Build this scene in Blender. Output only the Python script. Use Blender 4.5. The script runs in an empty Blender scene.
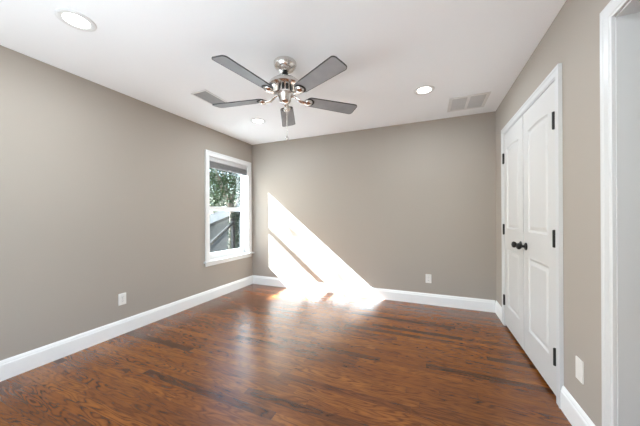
import bpy, bmesh, math, random
from mathutils import Vector, Matrix

random.seed(7)
S = bpy.context.scene
COL = S.collection

# ------------------------------------------------------------------ room numbers
H = 2.44            # ceiling height
W = 3.615           # left wall x=0, right wall x=W
D = 3.704           # back wall y=D
Y0 = -0.55          # front wall (behind the camera)
T = 0.14            # wall thickness

# ------------------------------------------------------------------ camera
F, YAW, ROLL, PY, CX, CH = 256.977, -0.401383, -0.005413, 215.834, 2.8673, 1.18388
fw = Vector((math.sin(YAW), math.cos(YAW), 0))
rt = Vector((math.cos(YAW), -math.sin(YAW), 0))
up = rt.cross(fw)
rt2 = rt * math.cos(ROLL) + up * math.sin(ROLL)
up2 = -rt * math.sin(ROLL) + up * math.cos(ROLL)
cam = bpy.data.cameras.new('camera')
cam.sensor_width = 36.0
cam.lens = 36.0 * F / 640.0
cam.shift_y = (PY - 213.0) / 640.0
cam.clip_start = 0.02
co = bpy.data.objects.new('camera', cam)
COL.objects.link(co)
m = Matrix.Identity(4)
for i in range(3):
    m[i][0], m[i][1], m[i][2] = rt2[i], up2[i], -fw[i]
m[0][3], m[1][3], m[2][3] = CX, 0.0, CH
co.matrix_world = m
S.camera = co

# ------------------------------------------------------------------ light
SUN_DIR = Vector((1.0, 0.370, -0.816)).normalized()
wd = bpy.data.worlds.new('sky')
S.world = wd
wd.use_nodes = True
wn = wd.node_tree
bg = wn.nodes['Background']
sky = wn.nodes.new('ShaderNodeTexSky')
sky.sky_type = 'NISHITA'
sky.sun_disc = False
sky.sun_elevation = math.asin(-SUN_DIR.z)
sky.sun_rotation = math.atan2(-SUN_DIR.x, -SUN_DIR.y)
sky.air_density = 1.0
sky.dust_density = 2.0
wn.links.new(sky.outputs[0], bg.inputs['Color'])
bg.inputs['Strength'].default_value = 0.6

sun = bpy.data.lights.new('sun', 'SUN')
sun.energy = 62.0
sun.angle = math.radians(0.53)
sun.color = (0.77, 0.885, 1.0)
so = bpy.data.objects.new('sun', sun)
COL.objects.link(so)
so.rotation_euler = SUN_DIR.to_track_quat('-Z', 'Y').to_euler()
so.location = (-6, -1, 7)

# added fill light outside the made-up window behind the camera
fill_l = bpy.data.lights.new('front_fill', 'AREA')
fill_l.shape = 'RECTANGLE'
fill_l.size, fill_l.size_y = 2.0, 1.7
fill_l.energy = 17.0
fill_l.color = (0.84, 0.91, 1.0)
do = bpy.data.objects.new('front_fill', fill_l)
COL.objects.link(do)
do.location = (1.45, Y0 - T - 0.12, 1.30)
do.rotation_euler = (math.radians(90), 0, 0)

# added up-facing light outside that window, to brighten the ceiling
gl_ = bpy.data.lights.new('ceiling_fill', 'AREA')
gl_.shape = 'RECTANGLE'
gl_.size, gl_.size_y = 3.2, 1.8
gl_.energy = 125.0
gl_.color = (0.80, 0.885, 1.0)
go_ = bpy.data.objects.new('ceiling_fill', gl_)
COL.objects.link(go_)
go_.location = (1.6, Y0 - T - 1.15, -0.1)
go_.rotation_euler = (math.radians(180), 0, 0)

LAMP_W = 7.5        # each recessed ceiling lamp

S.view_settings.view_transform = 'Standard'
S.view_settings.look = 'None'
S.view_settings.exposure = 0.74
S.view_settings.gamma = 1.0
S.view_settings.use_curve_mapping = False

# ------------------------------------------------------------------ helpers
def mb():
    return bmesh.new()

def box(bm, x0, x1, y0, y1, z0, z1, bev=0.0, seg=1):
    r = bmesh.ops.create_cube(bm, size=1.0)
    vs = r['verts']
    for v in vs:
        v.co = Vector((x0 + (v.co.x + .5) * (x1 - x0), y0 + (v.co.y + .5) * (y1 - y0), z0 + (v.co.z + .5) * (z1 - z0)))
    if bev > 0:
        es = list({e for v in vs for e in v.link_edges})
        bmesh.ops.bevel(bm, geom=es, offset=bev, segments=seg, affect='EDGES', profile=0.5)

def prism(bm, poly, axis, a, b):
    """extrude a 2D outline along axis ('x','y','z') from a to b"""
    def P(u, v, w):
        return {'x': (w, u, v), 'y': (u, w, v), 'z': (u, v, w)}[axis]
    A = [bm.verts.new(P(u, v, a)) for u, v in poly]
    B = [bm.verts.new(P(u, v, b)) for u, v in poly]
    n = len(poly)
    bm.faces.new(A)
    bm.faces.new(B[::-1])
    for i in range(n):
        bm.faces.new((A[i], B[i], B[(i + 1) % n], A[(i + 1) % n]))

def lathe(bm, prof, origin=(0, 0, 0), axis=(0, 0, 1), n=32):
    """revolve (radius, height) points round an axis through origin"""
    q = Vector((0, 0, 1)).rotation_difference(Vector(axis).normalized())
    o = Vector(origin)
    rings = []
    for r, z in prof:
        if r < 1e-5:
            rings.append([bm.verts.new(o + q @ Vector((0, 0, z)))])
        else:
            rings.append([bm.verts.new(o + q @ Vector((r * math.cos(2 * math.pi * k / n), r * math.sin(2 * math.pi * k / n), z))) for k in range(n)])
    for a, b in zip(rings, rings[1:]):
        for k in range(n):
            k2 = (k + 1) % n
            if len(a) == 1 and len(b) == 1:
                continue
            if len(a) == 1:
                bm.faces.new((a[0], b[k], b[k2]))
            elif len(b) == 1:
                bm.faces.new((a[k], b[0], a[k2]))
            else:
                bm.faces.new((a[k], b[k], b[k2], a[k2]))
    for ring, rev in ((rings[0], True), (rings[-1], False)):
        if len(ring) > 1:
            bm.faces.new(ring[::-1] if rev else ring)

def tube(bm, pts, rad, n=10):
    pts = [Vector(p) for p in pts]
    rads = rad if isinstance(rad, (list, tuple)) else [rad] * len(pts)
    rings = []
    for i, p in enumerate(pts):
        d = (pts[min(i + 1, len(pts) - 1)] - pts[max(i - 1, 0)]).normalized()
        a = d.orthogonal().normalized() if i == 0 else (rings_a - d * rings_a.dot(d)).normalized()
        rings_a = a
        b = d.cross(a)
        rings.append([bm.verts.new(p + (a * math.cos(2 * math.pi * k / n) + b * math.sin(2 * math.pi * k / n)) * rads[i]) for k in range(n)])
    for a, b in zip(rings, rings[1:]):
        for k in range(n):
            bm.faces.new((a[k], a[(k + 1) % n], b[(k + 1) % n], b[k]))
    bm.faces.new(rings[0][::-1])
    bm.faces.new(rings[-1])

def obj(name, bm, mat, parent=None, smooth=False, loc=None):
    bmesh.ops.recalc_face_normals(bm, faces=bm.faces)
    me = bpy.data.meshes.new(name)
    bm.to_mesh(me)
    bm.free()
    if smooth:
        me.shade_smooth()
        try:
            me.set_sharp_from_angle(angle=math.radians(35))
        except Exception:
            pass
    me.materials.append(mat)
    o = bpy.data.objects.new(name, me)
    COL.objects.link(o)
    if parent:
        o.parent = parent
    if loc:
        o.location = loc
    return o

def tag(o, label=None, cat=None, group=None, kind=None):
    for k, v in (('label', label), ('category', cat), ('group', group), ('kind', kind)):
        if v:
            o[k] = v
    return o

def thing(name, label, cat, loc=(0, 0, 0), rotz=0.0, group=None, kind=None):
    o = bpy.data.objects.new(name, None)
    o.empty_display_size = 0.05
    COL.objects.link(o)
    o.location = loc
    o.rotation_euler = (0, 0, rotz)
    return tag(o, label, cat, group, kind)

def struct(name, bm, mat, parent=None, label=None, cat=None, **kw):
    o = obj(name, bm, mat, parent, **kw)
    if not parent:
        tag(o, label, cat, kind='structure')
    return o

def dup(root, loc, rot, label, group=None):
    r = root.copy()
    COL.objects.link(r)
    r.location = loc
    r.rotation_euler = rot
    r['label'] = label
    if group:
        r['group'] = group
    for ch in list(root.children):
        c = ch.copy()
        COL.objects.link(c)
        c.parent = r
        for g in list(ch.children):
            d = g.copy()
            COL.objects.link(d)
            d.parent = c
    return r

# ------------------------------------------------------------------ materials
def mat(name, col, rough=0.5, metal=0.0, spec=0.5, bump=None, var=None):
    mt = bpy.data.materials.new(name)
    mt.use_nodes = True
    nt = mt.node_tree
    p = nt.nodes['Principled BSDF']
    p.inputs['Base Color'].default_value = (*col, 1)
    p.inputs['Roughness'].default_value = rough
    p.inputs['Metallic'].default_value = metal
    p.inputs['Specular IOR Level'].default_value = spec
    if bump or var:
        tc = nt.nodes.new('ShaderNodeTexCoord')
    if bump:
        no = nt.nodes.new('ShaderNodeTexNoise')
        no.inputs['Scale'].default_value = bump[0]
        no.inputs['Detail'].default_value = 3
        bu = nt.nodes.new('ShaderNodeBump')
        bu.inputs['Strength'].default_value = bump[1]
        bu.inputs['Distance'].default_value = 0.002
        nt.links.new(tc.outputs['Object'], no.inputs['Vector'])
        nt.links.new(no.outputs['Fac'], bu.inputs['Height'])
        nt.links.new(bu.outputs['Normal'], p.inputs['Normal'])
    if var:
        no = nt.nodes.new('ShaderNodeTexNoise')
        no.inputs['Scale'].default_value = var[0]
        no.inputs['Detail'].default_value = 4
        cr = nt.nodes.new('ShaderNodeValToRGB')
        cr.color_ramp.elements[0].color = (*[c * (1 - var[1]) for c in col], 1)
        cr.color_ramp.elements[1].color = (*[min(1, c * (1 + var[1])) for c in col], 1)
        cr.color_ramp.elements[0].position = 0.3
        cr.color_ramp.elements[1].position = 0.7
        nt.links.new(tc.outputs['Object'], no.inputs['Vector'])
        nt.links.new(no.outputs['Fac'], cr.inputs['Fac'])
        nt.links.new(cr.outputs['Color'], p.inputs['Base Color'])
    return mt

def emit(name, col, strength):
    mt = bpy.data.materials.new(name)
    mt.use_nodes = True
    nt = mt.node_tree
    p = nt.nodes['Principled BSDF']
    p.inputs['Base Color'].default_value = (0.9, 0.9, 0.9, 1)
    p.inputs['Emission Color'].default_value = (*col, 1)
    p.inputs['Emission Strength'].default_value = strength
    return mt

def glass_mat():
    mt = bpy.data.materials.new('window_glass')
    mt.use_nodes = True
    nt = mt.node_tree
    nt.nodes.remove(nt.nodes['Principled BSDF'])
    out = nt.nodes['Material Output']
    tr = nt.nodes.new('ShaderNodeBsdfTransparent')
    tr.inputs['Color'].default_value = (0.96, 0.98, 0.97, 1)
    gl = nt.nodes.new('ShaderNodeBsdfGlossy')
    gl.inputs['Roughness'].default_value = 0.02
    lw = nt.nodes.new('ShaderNodeLayerWeight')
    lw.inputs['Blend'].default_value = 0.5
    pw = nt.nodes.new('ShaderNodeMath')
    pw.operation = 'POWER'
    nt.links.new(lw.outputs['Facing'], pw.inputs[0])
    pw.inputs[1].default_value = 5.0
    fr = nt.nodes.new('ShaderNodeMath')
    fr.operation = 'MULTIPLY_ADD'
    nt.links.new(pw.outputs[0], fr.inputs[0])
    fr.inputs[1].default_value = 0.9
    fr.inputs[2].default_value = 0.04
    mx = nt.nodes.new('ShaderNodeMixShader')
    nt.links.new(fr.outputs[0], mx.inputs[0])
    nt.links.new(tr.outputs[0], mx.inputs[1])
    nt.links.new(gl.outputs[0], mx.inputs[2])
    nt.links.new(mx.outputs[0], out.inputs['Surface'])
    return mt

def floor_mat():
    """dark-stained oak strip floor, strips running along x, satin polyurethane"""
    mt = bpy.data.materials.new('oak_floor')
    mt.use_nodes = True
    nt = mt.node_tree
    N, L = nt.nodes, nt.links
    p = N['Principled BSDF']
    tc = N.new('ShaderNodeTexCoord')
    sp = N.new('ShaderNodeSeparateXYZ')
    L.new(tc.outputs['Object'], sp.inputs[0])
    def M(op, a, b=None, c=None):
        n = N.new('ShaderNodeMath')
        n.operation = op
        for i, v in enumerate((a, b, c)):
            if v is None:
                continue
            if isinstance(v, (int, float)):
                n.inputs[i].default_value = v
            else:
                L.new(v, n.inputs[i])
        return n.outputs[0]
    def white(*ins):
        n = N.new('ShaderNodeTexWhiteNoise')
        n.noise_dimensions = '2D'
        c = N.new('ShaderNodeCombineXYZ')
        for i, v in enumerate(ins):
            if isinstance(v, (int, float)):
                c.inputs[i].default_value = v
            else:
                L.new(v, c.inputs[i])
        L.new(c.outputs[0], n.inputs['Vector'])
        return n
    def noise(x, y, z, detail=4, rough=0.55, dist=0.0):
        c = N.new('ShaderNodeCombineXYZ')
        for i, v in enumerate((x, y, z)):
            if isinstance(v, (int, float)):
                c.inputs[i].default_value = v
            else:
                L.new(v, c.inputs[i])
        n = N.new('ShaderNodeTexNoise')
        n.inputs['Scale'].default_value = 1.0
        n.inputs['Detail'].default_value = detail
        n.inputs['Roughness'].default_value = rough
        n.inputs['Distortion'].default_value = dist
        L.new(c.outputs[0], n.inputs['Vector'])
        return n.outputs['Fac']
    def ramp(fac, stops, interp='LINEAR'):
        n = N.new('ShaderNodeValToRGB')
        n.color_ramp.interpolation = interp
        e = n.color_ramp.elements
        while len(e) < len(stops):
            e.new(0.5)
        for el, (pos, col) in zip(e, stops):
            el.position = pos
            el.color = (*col, 1)
        L.new(fac, n.inputs['Fac'])
        return n.outputs['Color']
    def mix(mode, fac, a, b):
        n = N.new('ShaderNodeMix')
        n.data_type = 'RGBA'
        n.blend_type = mode
        if isinstance(fac, (int, float)):
            n.inputs[0].default_value = fac
        else:
            L.new(fac, n.inputs[0])
        for i, v in ((6, a), (7, b)):
            if isinstance(v, tuple):
                n.inputs[i].default_value = (*v, 1)
            else:
                L.new(v, n.inputs[i])
        return n.outputs[2]
    x, y = sp.outputs[0], sp.outputs[1]
    PW = 0.060
    yr = M('DIVIDE', y, PW)
    row = M('FLOOR', yr)
    fy = M('FRACT', yr)
    rr = white(row, 3.7)
    length = M('MULTIPLY_ADD', rr.outputs['Value'], 0.5, 0.75)
    xs = M('ADD', M('DIVIDE', x, length), M('MULTIPLY', white(row, 9.1).outputs['Value'], 7.0))
    pid = M('FLOOR', xs)
    fx = M('FRACT', xs)
    wn_ = white(row, pid)
    r1 = wn_.outputs['Value']
    sc = N.new('ShaderNodeSeparateColor')
    L.new(wn_.outputs['Color'], sc.inputs[0])
    r2, r3 = sc.outputs[1], sc.outputs[2]
    # strip tone: mostly mid brown, some light, some nearly black-brown
    tone = ramp(r1, [(0.0, (0.078, 0.024, 0.006)), (0.04, (0.118, 0.036, 0.008)), (0.12, (0.165, 0.050, 0.009)), (0.6, (0.205, 0.063, 0.010)), (1.0, (0.265, 0.088, 0.015))])
    # cathedral grain
    px = M('MULTIPLY_ADD', r2, 37.0, x)
    big = noise(M('MULTIPLY', px, 1.5), M('MULTIPLY_ADD', r3, 19.0, M('MULTIPLY', y, 9.0)), 0.0, 2, 0.5, 0.15)
    rings = M('SINE', M('MULTIPLY_ADD', big, 95.0, M('MULTIPLY', y, 60.0)))
    ringc = ramp(M('MULTIPLY_ADD', rings, 0.5, 0.5), [(0.0, (0.47, 0.41, 0.37)), (0.25, (0.75, 0.70, 0.66)), (0.55, (1.0, 1.0, 1.0)), (1.0, (1.12, 1.10, 1.06))])
    patch = noise(M('MULTIPLY', px, 1.7), M('MULTIPLY', y, 6.0), M('MULTIPLY', r3, 30.0), 3, 0.6)
    gfac = ramp(patch, [(0.35, (0.25, 0.25, 0.25)), (0.62, (1, 1, 1))])
    g1 = mix('MULTIPLY', gfac, tone, ringc)
    # long fibres and pores
    fib = noise(M('MULTIPLY', px, 7.0), M('MULTIPLY_ADD', r2, 11.0, M('MULTIPLY', y, 75.0)), 0.0, 5, 0.65)
    fibc = ramp(fib, [(0.32, (0.42, 0.37, 0.34)), (0.46, (0.92, 0.92, 0.92)), (0.70, (1.24, 1.22, 1.16))])
    g2 = mix('MULTIPLY', 0.85, g1, fibc)
    # large mottling over several strips
    mot = noise(M('MULTIPLY', x, 1.4), M('MULTIPLY', y, 3.2), 4.0, 3, 0.6)
    motc = ramp(mot, [(0.30, (0.78, 0.76, 0.75)), (0.52, (1, 1, 1)), (0.75, (1.12, 1.11, 1.09))])
    g3 = mix('MULTIPLY', 0.9, g2, motc)
    # joints
    ey = M('MINIMUM', fy, M('SUBTRACT', 1.0, fy))
    ex = M('MULTIPLY', M('MINIMUM', fx, M('SUBTRACT', 1.0, fx)), M('DIVIDE', length, PW))
    edge = M('MINIMUM', ey, ex)
    jf = M('SUBTRACT', 1.0, M('SMOOTH_MIN', M('DIVIDE', edge, 0.022), 1.0, 0.1))
    g4 = mix('MIX', M('MULTIPLY', M('MAXIMUM', jf, 0.0), 0.75), g3, (0.02, 0.010, 0.006))
    L.new(g4, p.inputs['Base Color'])
    p.inputs['Roughness'].default_value = 0.27
    p.inputs['Specular IOR Level'].default_value = 0.38
    p.inputs['Coat Weight'].default_value = 0.4
    p.inputs['Coat Roughness'].default_value = 0.27
    wav = noise(M('MULTIPLY', x, 5.0), M('MULTIPLY', y, 22.0), 0.0, 3, 0.5)
    hgt = M('ADD', M('MULTIPLY', wav, 0.5), M('ADD', M('MULTIPLY', fib, 0.12), M('MULTIPLY', M('MINIMUM', M('DIVIDE', edge, 0.04), 1.0), 0.25)))
    bu = N.new('ShaderNodeBump')
    bu.inputs['Strength'].default_value = 0.25
    bu.inputs['Distance'].default_value = 0.003
    L.new(hgt, bu.inputs['Height'])
    L.new(bu.outputs['Normal'], p.inputs['Normal'])
    return mt

M_WALL = mat('wall_paint', (0.40, 0.353, 0.302), 0.75, spec=0.25, bump=(220, 0.05))
M_CEIL = mat('ceiling_paint', (0.92, 0.92, 0.92), 0.9, spec=0.2, bump=(160, 0.05))
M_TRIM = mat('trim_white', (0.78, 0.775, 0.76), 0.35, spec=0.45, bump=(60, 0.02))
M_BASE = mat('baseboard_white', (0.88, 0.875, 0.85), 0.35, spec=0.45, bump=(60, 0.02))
M_CASING_SHADED = mat('casing_white_shaded', (0.63, 0.63, 0.62), 0.38, spec=0.4, bump=(60, 0.02))  # white trim darkened to stand in for shade on the right wall
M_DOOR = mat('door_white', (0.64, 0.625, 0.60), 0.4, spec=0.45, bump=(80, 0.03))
M_HALL = mat('hall_paint', (0.60, 0.60, 0.60), 0.8, bump=(200, 0.05))
M_FLOOR = floor_mat()
M_GLASS = glass_mat()
M_NICKEL = mat('brushed_nickel', (0.74, 0.71, 0.68), 0.24, metal=1.0, bump=(90, 0.03))
M_BLACK = mat('black_metal', (0.012, 0.011, 0.010), 0.45, metal=0.0, spec=0.3, bump=(120, 0.05))
M_BLADE = mat('grey_blade', (0.27, 0.275, 0.285), 0.38, spec=0.6, var=(9, 0.10))
M_BLADE_EDGE = mat('dark_blade_edge', (0.03, 0.03, 0.032), 0.5, var=(20, 0.1))
M_PLASTIC = mat('outlet_plastic', (0.80, 0.77, 0.72), 0.35, var=(30, 0.02))
M_SLOT = mat('slot_dark', (0.02, 0.02, 0.02), 0.7, var=(30, 0.1))
M_VENT = mat('vent_paint', (0.74, 0.72, 0.70), 0.5, var=(20, 0.03))
M_VENT_GREY = mat('vent_grey', (0.30, 0.295, 0.29), 0.5, var=(20, 0.05))
M_LOUVRE = mat('louvre_paint', (0.58, 0.565, 0.55), 0.5, var=(20, 0.03))
M_DUCT = mat('duct_dark', (0.34, 0.33, 0.33), 0.8, var=(10, 0.1))
M_BLIND = mat('blind_grey', (0.27, 0.265, 0.26), 0.6, var=(40, 0.12))
M_RAIL = mat('blind_rail', (0.52, 0.51, 0.50), 0.45, var=(40, 0.04))
M_LAMP = emit('lamp_lens', (1.0, 0.97, 0.93), 6.0)
M_BARK = mat('bark', (0.10, 0.075, 0.055), 0.9, bump=(30, 0.6), var=(12, 0.3))
M_LEAF = [mat('leaf_green', (0.016, 0.030, 0.010), 0.5, spec=0.05, var=(3, 0.6)), mat('leaf_pale', (0.024, 0.036, 0.016), 0.5, spec=0.05, var=(3, 0.5))]
M_SHRUB = mat('leaf_dark', (0.018, 0.028, 0.016), 0.5, spec=0.05, var=(5, 0.6))
M_BOUNCE_GROUND = mat('pale_bounce_ground', (0.30, 0.295, 0.29), 0.9, var=(6, 0.08))  # pale instead of lawn, so sunlight bounces up to the ceiling
M_SIDING = mat('grey_siding', (0.095, 0.092, 0.086), 0.7, spec=0.05, var=(8, 0.08))
M_SHINGLE = mat('roof_shingle', (0.03, 0.03, 0.03), 0.9, spec=0.05, var=(25, 0.3))
M_WEATHER = mat('weathered_wood', (0.014, 0.013, 0.013), 0.8, spec=0.05, var=(14, 0.25))

# ------------------------------------------------------------------ room shell
WY0, WY1, WZ0, WZ1 = 2.735, 3.582, 0.556, 2.042      # window opening
DY0, DY1, DZ = 2.077, 3.295, 2.038                   # closet opening
OY0, OY1, OZ = 0.68, 1.525, 2.038                    # hall opening

bm = mb()
box(bm, -T, 1.0 + W + T + 0.6, Y0 - T, D + T, -0.12, 0.0)
struct('floor', bm, M_FLOOR, label='glossy dark-stained oak strip floor', cat='floor')
bm = mb()
box(bm, -T, 1.0 + W + T + 0.6, Y0 - T, D + T, H, H + 0.12)
struct('ceiling', bm, M_CEIL, label='plain off-white painted ceiling', cat='ceiling')
bm = mb()
for a in ((Y0 - T, WY0, 0, H), (WY1, D, 0, H), (WY0, WY1, 0, WZ0 - 0.02), (WY0, WY1, WZ1, H)):
    box(bm, -T, 0, *a)
struct('wall_left', bm, M_WALL, label='warm grey wall holding the single window', cat='wall')
bm = mb()
box(bm, -T, W + T, D, D + T, 0, H)
struct('wall_back', bm, M_WALL, label='warm grey end wall with the slanting patch of sun', cat='wall')
bm = mb()
for a in ((DY1, D, 0, H), (DY0, DY1, DZ, H), (OY1, DY0, 0, H), (OY0, OY1, OZ, H), (Y0 - T, OY0, 0, H)):
    box(bm, W, W + T, *a)
struct('wall_right', bm, M_WALL, label='warm grey wall with the white closet doors', cat='wall')
FX0, FX1, FZ0, FZ1 = 0.40, 2.50, 0.42, 2.15          # made-up window opening, lets the fill light in
bm = mb()
for a in ((0, FX0, 0, H), (FX1, W, 0, H)):
    box(bm, a[0], a[1], Y0 - T, Y0, a[2], a[3])
box(bm, FX0, FX1, Y0 - T, Y0, 0, FZ0)
box(bm, FX0, FX1, Y0 - T, Y0, FZ1, H)
struct('wall_front', bm, M_WALL, label='warm grey wall behind the camera', cat='wall')
# closet interior and hall beyond the opening
bm = mb()
box(bm, W + T, W + 0.75, D, D + T, 0, H)
box(bm, W + T, W + 0.75, 1.86, 1.92, 0, H)
box(bm, W + 0.75, W + 0.85, 1.86, D + T, 0, H)
struct('wall_closet', bm, M_HALL, label='plain walls inside the closet', cat='wall')
bm = mb()
box(bm, W + 1.3, W + 1.4, Y0 - T, 1.86, 0, H)
box(bm, W + T, W + 1.3, Y0 - T, Y0, 0, H)
box(bm, W + 0.85, W + 1.4, 1.86, 1.92, 0, H)
struct('wall_hall', bm, M_HALL, label='pale grey hall walls beyond the cased opening', cat='wall')

# baseboards: flat board with a stepped and eased top
BP = [(0, 0), (0.016, 0), (0.016, 0.112), (0.014, 0.117), (0.0115, 0.120), (0.0115, 0.128), (0.008, 0.138), (0.004, 0.1455), (0, 0.1455)]
bm = mb()
prism(bm, BP, 'y', Y0, D)
struct('baseboard_left', bm, M_BASE, label='white baseboard under the window wall', cat='baseboard')
bm = mb()
prism(bm, [(D - a, b) for a, b in BP], 'x', 0.016, W - 0.016)
struct('baseboard_back', bm, M_BASE, label='white baseboard along the end wall', cat='baseboard')
bm = mb()
for a, b in ((Y0, OY0 - 0.072), (OY1 + 0.072, DY0 - 0.066), (DY1 + 0.066, D)):
    prism(bm, [(W - u, v) for u, v in BP], 'y', a, b)
struct('baseboard_right', bm, M_BASE, label='white baseboard pieces beside the closet doors', cat='baseboard')
bm = mb()
prism(bm, [(Y0 + a, b) for a, b in BP], 'x', 0.016, W - 0.016)
struct('baseboard_front', bm, M_BASE, label='white baseboard behind the camera', cat='baseboard')

# casings on the right wall: a mitred, moulded frame
CP = [(0, 0), (0, 0.012), (0.008, 0.014), (0.013, 0.0175), (0.044, 0.0175), (0.052, 0.020), (0.066, 0.020), (0.066, 0)]   # (from opening, out of wall)
def casing(bm, y0, y1, ztop, prof, wall_x, sgn=-1):
    """three mitred sides round an opening y0..y1 up to ztop on the plane x=wall_x"""
    path = []
    for u, v in prof:
        x = wall_x + sgn * v
        path.append([(x, y1 + u, 0), (x, y1 + u, ztop + u), (x, y0 - u, ztop + u), (x, y0 - u, 0)])
    vs = [[bm.verts.new(c) for c in ring] for ring in path]
    n = len(vs)
    for i in range(n):
        a, b = vs[i], vs[(i + 1) % n]
        for k in range(3):
            bm.faces.new((a[k], a[k + 1], b[k + 1], b[k]))
    bm.faces.new([r[0] for r in vs])
    bm.faces.new([r[3] for r in vs][::-1])
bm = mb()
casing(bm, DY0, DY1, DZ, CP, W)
struct('trim_1', bm, M_CASING_SHADED, label='white moulded casing round the double closet doors', cat='trim')
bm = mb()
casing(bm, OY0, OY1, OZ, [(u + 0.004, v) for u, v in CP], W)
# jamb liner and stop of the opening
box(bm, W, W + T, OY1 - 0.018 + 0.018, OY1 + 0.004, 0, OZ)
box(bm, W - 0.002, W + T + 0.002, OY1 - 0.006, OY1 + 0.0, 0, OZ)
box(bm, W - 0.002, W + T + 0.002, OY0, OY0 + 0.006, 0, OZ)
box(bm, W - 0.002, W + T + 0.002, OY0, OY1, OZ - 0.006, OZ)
struct('trim_2', bm, M_CASING_SHADED, label='white casing and jamb of the open doorway', cat='trim')

# ------------------------------------------------------------------ closet doors
def door_leaf(name, y0, y1, knob_y, hinge_y, label):
    """two-panel leaf, arched upper panel; face towards -x at x = W+0.001"""
    X = W - 0.009
    TH = 0.035
    z0, z1 = 0.028, DZ - 0.004
    ST = 0.112
    bm = mb()
    def V(y, z, d):
        return bm.verts.new((X + d, y, z))
    def face(pts, d=0.0):
        bm.faces.new([V(y, z, d) for y, z in pts])
    a, b = y0 + ST, y1 - ST
    lo = (0.245, 0.835)
    hi = (1.045, 1.860)
    NA = 14
    arch = [(a + (b - a) * k / NA, hi[1] + 0.014 * (1 - (2 * k / NA - 1) ** 2)) for k in range(NA + 1)]
    face([(y0, z0), (a, z0), (a, z1), (y0, z1)])
    face([(b, z0), (y1, z0), (y1, z1), (b, z1)])
    face([(a, z0), (b, z0), (b, lo[0]), (a, lo[0])])
    face([(a, lo[1]), (b, lo[1]), (b, hi[0]), (a, hi[0])])
    for k in range(NA):
        p, q = arch[k], arch[k + 1]
        face([p, q, (q[0], z1), (p[0], z1)])
    def panel(outline, arched):
        cy = sum(p[0] for p in outline) / len(outline)
        ys = [p[0] for p in outline]
        zs = [p[1] for p in outline]
        def inset(s):
            A0, A1, B0 = min(ys) + s, max(ys) - s, min(zs) + s
            if not arched:
                B1 = max(zs) - s
                return [(A0, B0), (A1, B0), (A1, B1), (A0, B1)]
            top = [(A0 + (A1 - A0) * k / NA, hi[1] - s + 0.014 * (1 - (2 * k / NA - 1) ** 2)) for k in range(NA + 1)]
            return [(A0, B0), (A1, B0)] + top[::-1]
        steps = [(0.0, 0.0), (0.004, 0.004), (0.013, 0.0085), (0.020, 0.0085), (0.045, 0.0025), (0.050, 0.002)]
        rings = [[V(y, z, d) for y, z in inset(s)] for s, d in steps]
        for r, q in zip(rings, rings[1:]):
            n = len(r)
            for k in range(n):
                bm.faces.new((r[k], r[(k + 1) % n], q[(k + 1) % n], q[k]))
        bm.faces.new(rings[-1])
    panel([(a, lo[0]), (b, lo[0]), (b, lo[1]), (a, lo[1])], False)
    panel([(a, hi[0]), (b, hi[0]), (b, hi[1]), (a, hi[1])], True)
    # sides and back
    for pts in (((y0, z0), (y1, z0)), ((y1, z0), (y1, z1)), ((y1, z1), (y0, z1)), ((y0, z1), (y0, z0))):
        (p0, p1) = pts
        bm.faces.new((V(*p0, 0), V(*p1, 0), V(*p1, TH), V(*p0, TH)))
    face([(y0, z0), (y0, z1), (y1, z1), (y1, z0)], TH)
    bmesh.ops.remove_doubles(bm, verts=bm.verts, dist=1e-5)
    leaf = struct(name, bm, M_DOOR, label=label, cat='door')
    # hinges: leaf plate, knuckle with finials
    for hz in (0.278, 1.030, 1.782):
        h = mb()
        box(h, X - 0.003, X + 0.001, hinge_y - 0.019, hinge_y + 0.019, hz - 0.052, hz + 0.052, 0.001)
        lathe(h, [(0.0, -0.058), (0.006, -0.056), (0.0085, -0.053), (0.0085, 0.053), (0.006, 0.056), (0.0, 0.058)], (X - 0.007, hinge_y, hz), n=14)
        o = obj('hinge', h, M_BLACK, leaf, smooth=True)
        o['label'] = 'black butt hinge'
    k = mb()
    lathe(k, [(0.0, -0.001), (0.031, -0.001), (0.031, 0.004), (0.026, 0.009), (0.013, 0.011), (0.010, 0.018), (0.0105, 0.030), (0.020, 0.036), (0.0265, 0.045), (0.0275, 0.053), (0.023, 0.062), (0.012, 0.067), (0.0, 0.068)], (X, knob_y, 0.921), (-1, 0, 0), 28)
    o = obj('knob', k, M_BLACK, leaf, smooth=True)
    o['label'] = 'round black door knob on a black rose'
    return leaf

SPL = 2.690
door_leaf('door_1', SPL + 0.006, DY1 - 0.003, SPL + 0.066, DY1 - 0.003, 'white panelled closet door leaf next to the end wall')
door_leaf('door_2', DY0 + 0.003, SPL - 0.006, SPL - 0.066, DY0 + 0.010, 'white panelled closet door leaf nearest the wall outlet')

# ------------------------------------------------------------------ window on the left wall
win = thing('window_1', 'white double-hung window in the left wall', 'window', (0, 0, 0), kind='structure')
# casing with eared stool and apron
WP = [(0, 0), (0, 0.012), (0.006, 0.016), (0.050, 0.018), (0.058, 0.021), (0.072, 0.021), (0.072, 0)]
bm = mb()
path = []
zb = 0.535
for u, v in WP:
    path.append([(v, WY1 + u, zb), (v, WY1 + u, WZ1 + u), (v, WY0 - u, WZ1 + u), (v, WY0 - u, zb)])
vs = [[bm.verts.new(c) for c in ring] for ring in path]
for i in range(len(vs)):
    a, b = vs[i], vs[(i + 1) % len(vs)]
    for k in range(3):
        bm.faces.new((a[k], a[k + 1], b[k + 1], b[k]))
bm.faces.new([r[0] for r in vs])
bm.faces.new([r[3] for r in vs][::-1])
obj('window_casing', bm, M_TRIM, win)
bm = mb()
prism(bm, [(-0.075, 0.534), (0.036, 0.534), (0.042, 0.538), (0.044, 0.545), (0.042, 0.552), (0.036, 0.556), (-0.075, 0.556)], 'y', WY0 + 0.001, WY1 - 0.001)
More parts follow.
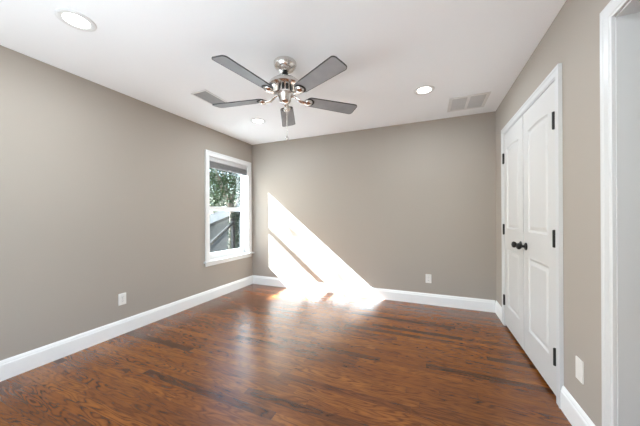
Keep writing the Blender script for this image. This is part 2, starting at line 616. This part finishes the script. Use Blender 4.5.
prism(bm, [(0.0, 0.534), (0.036, 0.534), (0.042, 0.538), (0.044, 0.545), (0.042, 0.552), (0.036, 0.556), (0.0, 0.556)], 'y', WY0 - 0.098, WY0 + 0.001)
prism(bm, [(0.0, 0.534), (0.036, 0.534), (0.042, 0.538), (0.044, 0.545), (0.042, 0.552), (0.036, 0.556), (0.0, 0.556)], 'y', WY1 - 0.001, D - 0.004)
obj('window_stool', bm, M_TRIM, win)
bm = mb()
prism(bm, [(0, 0.482), (0.012, 0.482), (0.017, 0.490), (0.017, 0.535), (0, 0.535)], 'y', WY0 - 0.072, WY1 + 0.072)
obj('window_apron', bm, M_TRIM, win)
# jamb liner
bm = mb()
JT = 0.004
box(bm, -T - 0.01, 0.0, WY0, WY0 + JT, WZ0, WZ1)
box(bm, -T - 0.01, 0.0, WY1 - JT, WY1, WZ0, WZ1)
box(bm, -T - 0.01, 0.0, WY0 + JT, WY1 - JT, WZ1 - JT, WZ1)
box(bm, -T - 0.03, -0.075, WY0 + JT, WY1 - JT, WZ0 - 0.02, WZ0 + 0.012)
obj('window_frame', bm, M_TRIM, win)
# sashes
def sash(name, x0, x1, z0, z1, top, bot, st):
    y0, y1 = WY0 + JT, WY1 - JT
    bm = mb()
    box(bm, x0, x1, y0, y0 + st, z0, z1, 0.003)
    box(bm, x0, x1, y1 - st, y1, z0, z1, 0.003)
    box(bm, x0, x1, y0 + st, y1 - st, z1 - top, z1, 0.003)
    box(bm, x0, x1, y0 + st, y1 - st, z0, z0 + bot, 0.003)
    o = obj(name, bm, M_TRIM, win)
    g = mb()
    xm = (x0 + x1) / 2
    box(g, xm - 0.002, xm + 0.002, y0 + st - 0.004, y1 - st + 0.004, z0 + bot - 0.004, z1 - top + 0.004)
    obj('glass_pane', g, M_GLASS, o)
    return o
RZ = 1.300
lower = sash('lower_sash', -0.108, -0.080, WZ0 + 0.012, RZ + 0.030, 0.042, 0.078, 0.014)
upper = sash('upper_sash', -0.140, -0.112, RZ - 0.030, WZ1 - JT, 0.045, 0.042, 0.014)
bm = mb()
box(bm, -0.104, -0.084, 3.13, 3.19, RZ + 0.030, RZ + 0.038, 0.002)
lathe(bm, [(0.011, 0), (0.011, 0.010), (0.0, 0.013)], (-0.094, 3.16, RZ + 0.037), n=14)
obj('sash_lock', bm, M_TRIM, lower)

# raised blind under the head of the window
bl = thing('window_blind', 'grey slatted blind pulled up to the head of the window', 'blind', (-0.018, (WY0 + WY1) / 2, 0))
bm = mb()
ya, yb = WY0 + JT + 0.004 - (WY0 + WY1) / 2, WY1 - JT - 0.004 - (WY0 + WY1) / 2
box(bm, -0.015, 0.015, ya, yb, 1.978, WZ1 - JT - 0.001, 0.003)
o = obj('headrail', bm, M_RAIL, bl)
o['label'] = 'pale grey headrail'
bm = mb()
for k in range(17):
    z = 1.974 - k * 0.0044
    prism(bm, [(-0.0135, z - 0.0012), (0.0, z - 0.0002), (0.0135, z - 0.0012), (0.0135, z - 0.0036), (0.0, z - 0.0026), (-0.0135, z - 0.0036)], 'y', ya + 0.003, yb - 0.003)
o = obj('slat_stack', bm, M_BLIND, bl)
bm = mb()
box(bm, -0.0135, 0.0135, ya + 0.003, yb - 0.003, 1.881, 1.897, 0.003)
o = obj('bottom_rail', bm, M_BLIND, bl)
bm = mb()
box(bm, 0.0136, 0.0175, -0.03, 0.03, 1.886, 1.897, 0.002)
o = obj('pull_tab', bm, M_TRIM, bl)
o['label'] = 'small white pull tab'

# unseen window behind the camera, added to let the fill light in
fwin = thing('fill_window', 'added white framed window behind the camera, for the fill light', 'window', (0, 0, 0), kind='structure')
bm = mb()
for a in ((FX0, FX0 + 0.05, FZ0, FZ1), (FX1 - 0.05, FX1, FZ0, FZ1), ((FX0 + FX1) / 2 - 0.03, (FX0 + FX1) / 2 + 0.03, FZ0, FZ1)):
    box(bm, a[0], a[1], Y0 - 0.1, Y0 - 0.04, a[2], a[3], 0.003)
box(bm, FX0 + 0.05, FX1 - 0.05, Y0 - 0.1, Y0 - 0.04, FZ0, FZ0 + 0.05, 0.003)
box(bm, FX0 + 0.05, FX1 - 0.05, Y0 - 0.1, Y0 - 0.04, FZ1 - 0.05, FZ1, 0.003)
obj('window_frame', bm, M_TRIM, fwin)
for gx0, gx1 in ((FX0 + 0.046, (FX0 + FX1) / 2 - 0.026), ((FX0 + FX1) / 2 + 0.026, FX1 - 0.046)):
    bm = mb()
    box(bm, gx0, gx1, Y0 - 0.073, Y0 - 0.069, FZ0 + 0.046, FZ1 - 0.046)
    obj('glass_pane', bm, M_GLASS, fwin)

# ------------------------------------------------------------------ ceiling fan
FC = Vector((1.79, 1.825))
fan = thing('ceiling_fan', 'five-blade ceiling fan with grey blades and brushed nickel motor', 'ceiling fan', (FC.x, FC.y, H))
def fl(name, prof, mt, n=40, parent=fan):
    b = mb()
    lathe(b, [(r, z - H) for r, z in prof], n=n)
    return obj(name, b, mt, parent, smooth=True)
fl('canopy', [(0.0, 2.4395), (0.088, 2.4395), (0.092, 2.434), (0.092, 2.420), (0.087, 2.402), (0.072, 2.382), (0.050, 2.368), (0.028, 2.360), (0.0, 2.358)], M_NICKEL)
o = fl('hanger_ball', [(0.0, 2.362), (0.020, 2.358), (0.025, 2.350), (0.025, 2.343), (0.020, 2.335), (0.012, 2.331), (0.0, 2.330)], M_BLACK, 28)
o['label'] = 'black hanger ball'
fl('downrod', [(0.0, 2.345), (0.011, 2.345), (0.011, 2.318), (0.017, 2.316), (0.017, 2.306), (0.0, 2.304)], M_NICKEL, 20)
fl('motor_housing', [(0.0, 2.312), (0.022, 2.312), (0.040, 2.309), (0.075, 2.300), (0.106, 2.284), (0.127, 2.264), (0.134, 2.250), (0.134, 2.240), (0.126, 2.234), (0.080, 2.228), (0.0, 2.226)], M_NICKEL)
# vented drum under the housing
b = mb()
lathe(b, [(0.0, 2.228 - H), (0.058, 2.228 - H), (0.058, 2.182 - H), (0.0, 2.182 - H)], n=32)
drum = obj('vent_drum', b, M_SLOT, fan, smooth=True)
b = mb()
for k in range(12):
    a = k * math.pi / 6
    c, s = math.cos(a), math.sin(a)
    q = [(0.056, -0.006), (0.063, -0.006), (0.063, 0.006), (0.056, 0.006)]
    prism(b, [(u * c - v * s, u * s + v * c) for u, v in q], 'z', 2.184 - H, 2.227 - H)
lathe(b, [(0.05, 2.192 - H), (0.066, 2.192 - H), (0.066, 2.182 - H), (0.05, 2.182 - H)], n=32)
obj('vent_rib', b, M_NICKEL, drum)
fl('switch_housing', [(0.0, 2.184), (0.062, 2.184), (0.067, 2.176), (0.065, 2.166), (0.052, 2.152), (0.047, 2.128), (0.040, 2.114), (0.026, 2.106), (0.012, 2.103), (0.009, 2.096), (0.0, 2.094)], M_NICKEL)
b = mb()
for i in range(52):
    z = 2.078 - i * 0.0047
    r = 0.0034
    bmesh.ops.create_icosphere(b, subdivisions=1, radius=r, matrix=Matrix.Translation((0.022, -0.012, z - H)))
chain = obj('pull_chain', b, M_NICKEL, fan, smooth=True)
b = mb()
lathe(b, [(0.0, 1.836 - H), (0.004, 1.834 - H), (0.005, 1.828 - H), (0.010, 1.820 - H), (0.0115, 1.810 - H), (0.008, 1.802 - H), (0.0, 1.799 - H)], (0.022, -0.012, 0), n=18)
o = obj('chain_fob', b, M_NICKEL, chain, smooth=True)

# blades: rounded, slightly flared, pitched about their length
ZB = 2.150 - H
PITCH = math.radians(12)
blade_meshes = None
for k in range(5):
    ang = math.radians(-170.7 + 72 * k)
    # blade, built along +x then turned
    R0, R1 = 0.185, 0.645
    out = []
    def hw(t):
        return 0.056 + 0.013 * t
    n = 14
    cr = 0.028
    up_side = [(R0 + cr * 1.3 * (1 - math.cos(a)) , hw(0) - cr * 1.3 * (1 - math.sin(a))) for a in [math.pi / 2 * i / 6 for i in range(7)]]
    tip = [(R1 - cr * (1 - math.sin(a)), hw(1) - cr * (1 - math.cos(a))) for a in [math.pi / 2 * i / 6 for i in range(7)]]
    top = up_side + tip
    outline = [(x, y) for x, y in top] + [(x, -y) for x, y in top[::-1]]
    rot = Matrix.Rotation(ang, 4, 'Z') @ Matrix.Translation((0, 0, ZB)) @ Matrix.Rotation(-PITCH, 4, 'X')
    b = mb()
    prism(b, outline, 'z', -0.003, 0.003)
    bmesh.ops.transform(b, matrix=rot, verts=b.verts)
    blade = obj('blade', b, M_BLADE, fan)
    # dark edge band wrapped round the rim
    b = mb()
    m2 = len(outline)
    cxm = sum(p[0] for p in outline) / m2
    ins, ous = [], []
    for i in range(m2):
        p0, p1, p2 = Vector(outline[i - 1]), Vector(outline[i]), Vector(outline[(i + 1) % m2])
        t = (p2 - p0).normalized()
        nrm = Vector((t.y, -t.x))
        if nrm.dot(p1 - Vector((cxm, 0))) < 0:
            nrm = -nrm
        ous.append(p1 + nrm * 0.0012)
        ins.append(p1 - nrm * 0.0028)
    layers = []
    for pts, z in ((ins, -0.0036), (ous, -0.0036), (ous, 0.0036), (ins, 0.0036)):
        layers.append([b.verts.new((p.x, p.y, z)) for p in pts])
    for a in range(4):
        A, B = layers[a], layers[(a + 1) % 4]
        for i in range(m2):
            j = (i + 1) % m2
            b.faces.new((A[i], A[j], B[j], B[i]))
    bmesh.ops.transform(b, matrix=rot, verts=b.verts)
    o = obj('blade_edge', b, M_BLADE_EDGE, blade)
    # blade iron: curved arm ending in a domed medallion with a black disc painting in its dark shading
    b = mb()
    pts = [(0.050, 0, 0.030), (0.080, 0, 0.024), (0.105, 0, 0.006), (0.130, 0, -0.012), (0.160, 0, -0.016), (0.190, 0, -0.012)]
    tube(b, pts, [0.010, 0.011, 0.011, 0.011, 0.010, 0.010], 12)
    for v in b.verts:
        v.co.y *= 1.0 + 1.3 * max(0.0, min(1.0, (v.co.x - 0.05) / 0.13))
    lathe(b, [(0.0, -0.030), (0.016, -0.029), (0.028, -0.023), (0.036, -0.013), (0.038, -0.0062), (0.0, -0.006)], (0.200, 0, 0), n=26)
    bmesh.ops.transform(b, matrix=rot, verts=b.verts)
    iron = obj('blade_iron', b, M_NICKEL, fan, smooth=True)
    b = mb()
    lathe(b, [(0.0, -0.0085), (0.044, -0.0085), (0.046, -0.006), (0.045, -0.0037), (0.0, -0.0037)], (0.206, 0, 0), n=28)
    bmesh.ops.transform(b, matrix=rot, verts=b.verts)
    o = obj('shade_disc', b, M_BLACK, iron, smooth=True)
    o['label'] = 'black disc standing in for shading under the blade root'

# ------------------------------------------------------------------ recessed lights
def make_light(x, y, label):
    t = thing('recessed_light', label, 'ceiling light', (x, y, H), group='recessed ceiling lights')
    b = mb()
    lathe(b, [(0.0655, -0.0005), (0.098, -0.0005), (0.098, -0.004), (0.094, -0.007), (0.078, -0.008), (0.0655, -0.004), (0.0655, -0.0005)], n=48)
    bmesh.ops.remove_doubles(b, verts=b.verts, dist=1e-6)
    obj('trim_ring', b, M_TRIM, t, smooth=True)
    b = mb()
    lathe(b, [(0.0, -0.0008), (0.066, -0.0008), (0.066, -0.003), (0.0, -0.0035)], n=48)
    obj('lens', b, M_LAMP, t)
    return t
lights = [(0.803, 0.905, 'round lit recessed light near the top left of the ceiling, the largest in view'),
          (0.800, 2.800, 'small lit recessed light beyond the fan towards the window corner'),
          (2.827, 2.782, 'lit recessed light beside the square ceiling vent'),
          (2.825, 0.905, 'lit recessed light above the camera, out of the frame')]
l0 = make_light(*lights[0])
for x, y, lab in lights[1:]:
    dup(l0, (x, y, H), (0, 0, 0), lab)
for x, y, lab in lights:
    la = bpy.data.lights.new('lamp', 'AREA')
    la.shape = 'DISK'
    la.size = 0.128
    la.energy = LAMP_W
    la.color = (0.80, 0.905, 1.0)
    lo = bpy.data.objects.new('lamp', la)
    COL.objects.link(lo)
    lo.location = (x, y, H - 0.010)

# ------------------------------------------------------------------ ceiling vents
def vent(name, x0, x1, y0, y1, label, fr, mslat, banks, along):
    cx, cy = (x0 + x1) / 2, (y0 + y1) / 2
    t = thing(name, label, 'vent', (cx, cy, H))
    hx, hy = (x1 - x0) / 2, (y1 - y0) / 2
    b = mb()
    zf0, zf1 = -0.010, -0.0003
    box(b, -hx, hx, -hy, -hy + fr, zf0, zf1, 0.002)
    box(b, -hx, hx, hy - fr, hy, zf0, zf1, 0.002)
    box(b, -hx, -hx + fr, -hy + fr, hy - fr, zf0, zf1, 0.002)
    box(b, hx - fr, hx, -hy + fr, hy - fr, zf0, zf1, 0.002)
    if banks == 2:
        box(b, -0.014, 0.014, -hy + fr, hy - fr, zf0, zf1, 0.001)
    obj('frame', b, M_VENT, t)
    b = mb()
    box(b, -hx + fr, hx - fr, -hy + fr, hy - fr, -0.0025, -0.0004)
    obj('backing', b, M_DUCT, t)
    spans = [(-hx + fr, hx - fr)] if banks == 1 else [(-hx + fr, -0.014), (0.014, hx - fr)]
    for a0, a1 in spans:
        b = mb()
        if along == 'x':
            n = int((2 * hy - 2 * fr) / 0.016)
            for i in range(n):
                y = -hy + fr + (i + 0.5) * (2 * hy - 2 * fr) / n
                prism(b, [(y + 0.008, -0.0090), (y + 0.0065, -0.0090), (y - 0.007, -0.0030), (y - 0.0055, -0.0030)], 'x', a0, a1)
        else:
            n = int((a1 - a0) / 0.016)
            for i in range(n):
                x = a0 + (i + 0.5) * (a1 - a0) / n
                prism(b, [(x - 0.008, -0.0090), (x - 0.0065, -0.0090), (x + 0.007, -0.0030), (x + 0.0055, -0.0030)], 'y', -hy + fr, hy - fr)
        obj('louver_bank', b, mslat, t)
    return t
vent('ceiling_vent', 3.075, 3.455, 3.085, 3.472, 'square white ceiling vent with two louvred banks by the closet corner', 0.032, M_LOUVRE, 2, 'x')
vent('ceiling_vent', 0.640, 0.840, 1.895, 2.215, 'narrow grey ceiling vent beside the left fan blade', 0.016, M_VENT_GREY, 1, 'y')

# ------------------------------------------------------------------ outlets
def make_outlet(label):
    """plate in the xz plane, facing -y"""
    t = thing('wall_outlet', label, 'outlet', (0, 0, 0), group='wall outlets')
    b = mb()
    box(b, -0.036, 0.036, -0.0065, -0.0002, -0.0585, 0.0585, 0.003, 2)
    obj('cover_plate', b, M_PLASTIC, t)
    for s in (-1, 1):
        b = mb()
        pts = []
        for i in range(24):
            a = 2 * math.pi * i / 24
            pts.append((0.0172 * math.cos(a), max(-0.0125, min(0.0125, 0.0172 * math.sin(a))) + s * 0.0195))
        prism(b, pts, 'y', -0.0078, -0.006)
        so_ = obj('socket', b, M_PLASTIC, t)
        b = mb()
        for dx, hh in ((-0.0063, 0.0042), (0.0063, 0.0034)):
            box(b, dx - 0.0011, dx + 0.0011, -0.0081, -0.0074, s * 0.0195 + 0.002 - hh, s * 0.0195 + 0.002 + hh)
        lathe(b, [(0.0, 0.0074), (0.0024, 0.0074), (0.0024, 0.0081), (0.0, 0.0081)], (0, 0, s * 0.0195 - 0.0075), (0, -1, 0), 12)
        obj('slot', b, M_SLOT, so_)
    b = mb()
    lathe(b, [(0.0032, 0.006), (0.0032, 0.0072), (0.0, 0.0078)], (0, 0, 0), (0, -1, 0), 12)
    obj('screw', b, M_NICKEL, t)
    return t
o0 = make_outlet('white wall outlet low on the end wall, right of the sun patch')
o0.location = (2.856, D, 0.343)
dup(o0, (0.483, D, 0.349), (0, 0, 0), 'white outlet in the sun patch, the one nearer the window')
dup(o0, (0.571, D, 0.351), (0, 0, 0), 'white outlet in the sun patch, the one farther from the window')
dup(o0, (0, 1.612, 0.352), (0, 0, math.radians(90)), 'white outlet low on the window wall')
t = thing('blank_wall_plate', 'plain pale cover plate between the closet doors and the doorway', 'wall plate', (W, 1.823, 0.345), math.radians(-90))
b = mb()
box(b, -0.036, 0.036, -0.0075, -0.0002, -0.0595, 0.0595, 0.003, 2)
obj('cover_plate', b, M_PLASTIC, t)
for sz in (-0.042, 0.042):
    b = mb()
    lathe(b, [(0.0030, 0.007), (0.0030, 0.0079), (0.0, 0.0084)], (0, 0, sz), (0, -1, 0), 12)
    obj('screw', b, M_PLASTIC, t)

# ------------------------------------------------------------------ outside the window
bm = mb()
box(bm, -30, -T - 0.02, -12, 40, -0.75, -0.6)
struct('ground', bm, M_BOUNCE_GROUND, label='ground outside the window, coloured pale to bounce sunlight in', cat='ground')

def leaf_cloud(bm, blobs, count, size, rnd):
    for _ in range(count):
        c, r = rnd.choice(blobs)
        while True:
            v = Vector((rnd.uniform(-1, 1), rnd.uniform(-1, 1), rnd.uniform(-1, 1)))
            if v.length < 1:
                break
        p = Vector(c) + v * r
        n = Vector((rnd.gauss(0, 1), rnd.gauss(0, 1), rnd.gauss(0, 1) + 0.6)).normalized()
        a = n.orthogonal().normalized()
        a = Matrix.Rotation(rnd.uniform(0, 6.28), 3, n) @ a
        b = n.cross(a)
        l = size * rnd.uniform(0.7, 1.3)
        w = l * 0.42
        mid = p + n * l * 0.12
        q = [bm.verts.new(p - a * l), bm.verts.new(mid + b * w), bm.verts.new(p + a * l), bm.verts.new(mid - b * w)]
        bm.faces.new(q)

def tree(name, label, x, y, trunk_h, blobs, count, size, mleaf, seed, lean=(0, 0)):
    rnd = random.Random(seed)
    t = thing(name, label, 'tree', (x, y, -0.6))
    b = mb()
    tube(b, [(0, 0, 0), (lean[0] * 0.4, lean[1] * 0.4, trunk_h * 0.5), (lean[0], lean[1], trunk_h)], [0.13, 0.10, 0.06], 12)
    for c, r in blobs:
        st = Vector((lean[0] * 0.7, lean[1] * 0.7, trunk_h * 0.72))
        tube(b, [st, st.lerp(Vector(c), 0.5) + Vector((0, 0, 0.12)), Vector(c)], [0.045, 0.03, 0.012], 8)
    obj('trunk', b, M_BARK, t, smooth=True)
    b = mb()
    leaf_cloud(b, blobs, count, size, rnd)
    obj('foliage', b, mleaf, t)
    return t
tree('garden_tree', 'leafy green tree seen through the upper window pane', -3.6, 7.2, 2.6,
     [((0.2, -1.0, 3.1), 1.0), ((0.0, 0.2, 2.9), 1.0), ((0.3, 1.0, 3.6), 1.1), ((-0.4, -0.3, 4.2), 1.2), ((0.4, -1.6, 4.0), 1.0), ((0.2, 1.5, 2.7), 0.8)],
     5200, 0.07, M_LEAF[0], 3)
tree('garden_tree', 'paler leafy tree farther outside the window', -11.5, 15.0, 3.0,
     [((0, 0, 3.4), 1.5), ((0.5, -1.8, 3.6), 1.4), ((-0.5, 1.8, 3.9), 1.5), ((0, 0, 5.0), 1.5)],
     4500, 0.10, M_LEAF[1], 5)

# neighbouring shed with a sloping eave, in view through the lower pane
sh = thing('garden_shed', 'grey sided shed seen through the lower window pane', 'shed', (-5.0, 8.4, -0.6))
b = mb()
prism(b, [(-2.6, 0), (2.6, 0), (2.6, 2.46), (-2.6, 0.90)], 'x', -1.0, 0.0)
for i in range(14):
    z = 0.1 + i * 0.15
    prism(b, [(0.0, z), (0.012, z), (0.0, z + 0.14)], 'y', -2.6 + max(0, (z - 0.70) / 0.300), 2.6)
obj('siding', b, M_SIDING, sh)
b = mb()
prism(b, [(-2.8, 0.84), (2.8, 2.52), (2.8, 2.64), (-2.8, 0.96)], 'x', -1.15, 0.15)
obj('roof', b, M_SHINGLE, sh)
# timber handrail running up behind a dark shrub
hr = thing('stair_rail', 'dark weathered timber handrail slanting up outside the lower window pane', 'handrail', (-2.6, 5.4, -0.6))
b = mb()
prism(b, [(-1.4, 0.20), (0.80, 1.593), (0.80, 1.683), (-1.4, 0.29)], 'x', -0.03, 0.03)
obj('rail', b, M_WEATHER, hr)
for py, pz in ((-1.3, 0.34), (0.74, 1.72)):
    b = mb()
    box(b, -0.04, 0.04, py - 0.05, py + 0.05, 0.0, pz, 0.006)
    obj('post', b, M_WEATHER, hr)
sb = thing('dark_shrub', 'dark upright evergreen shrub by the handrail outside the lower pane', 'shrub', (-3.05, 6.75, -0.6))
b = mb()
leaf_cloud(b, [((0, 0, 0.5), 0.26), ((0, 0, 0.85), 0.27), ((0, 0, 1.2), 0.26), ((0, 0, 1.5), 0.24), ((0, 0, 1.75), 0.18)], 2600, 0.035, random.Random(11))
obj('foliage', b, M_SHRUB, sb)
b = mb()
tube(b, [(0, 0, 0), (0, 0, 0.9), (0, 0, 1.6)], [0.03, 0.022, 0.008], 8)
obj('stem', b, M_BARK, sb, smooth=True)
hd = thing('hedge', 'low clipped green hedge behind the grey shed outside', 'hedge', (-7.6, 10.8, -0.6))
b = mb()
leaf_cloud(b, [((0.0, -3.2 + 0.8 * k, 0.7 + 0.9 * j), 0.65) for k in range(9) for j in range(3)], 5000, 0.08, random.Random(31))
obj('foliage', b, M_LEAF[1], hd)
# a tree on the sunny side, out of view, whose thin crown dapples the light
tree('garden_tree', 'thin-crowned tree on the sunny side of the window, out of view', -6.3, 0.2, 4.2,
     [((1.76, 1.00, 5.86), 0.20), ((1.76, 1.30, 5.80), 0.20), ((1.72, 1.55, 5.98), 0.16), ((1.0, 0.1, 6.2), 0.3), ((0.6, -0.2, 5.6), 0.3)], 170, 0.045, M_LEAF[0], 21, lean=(0.9, 0.6))
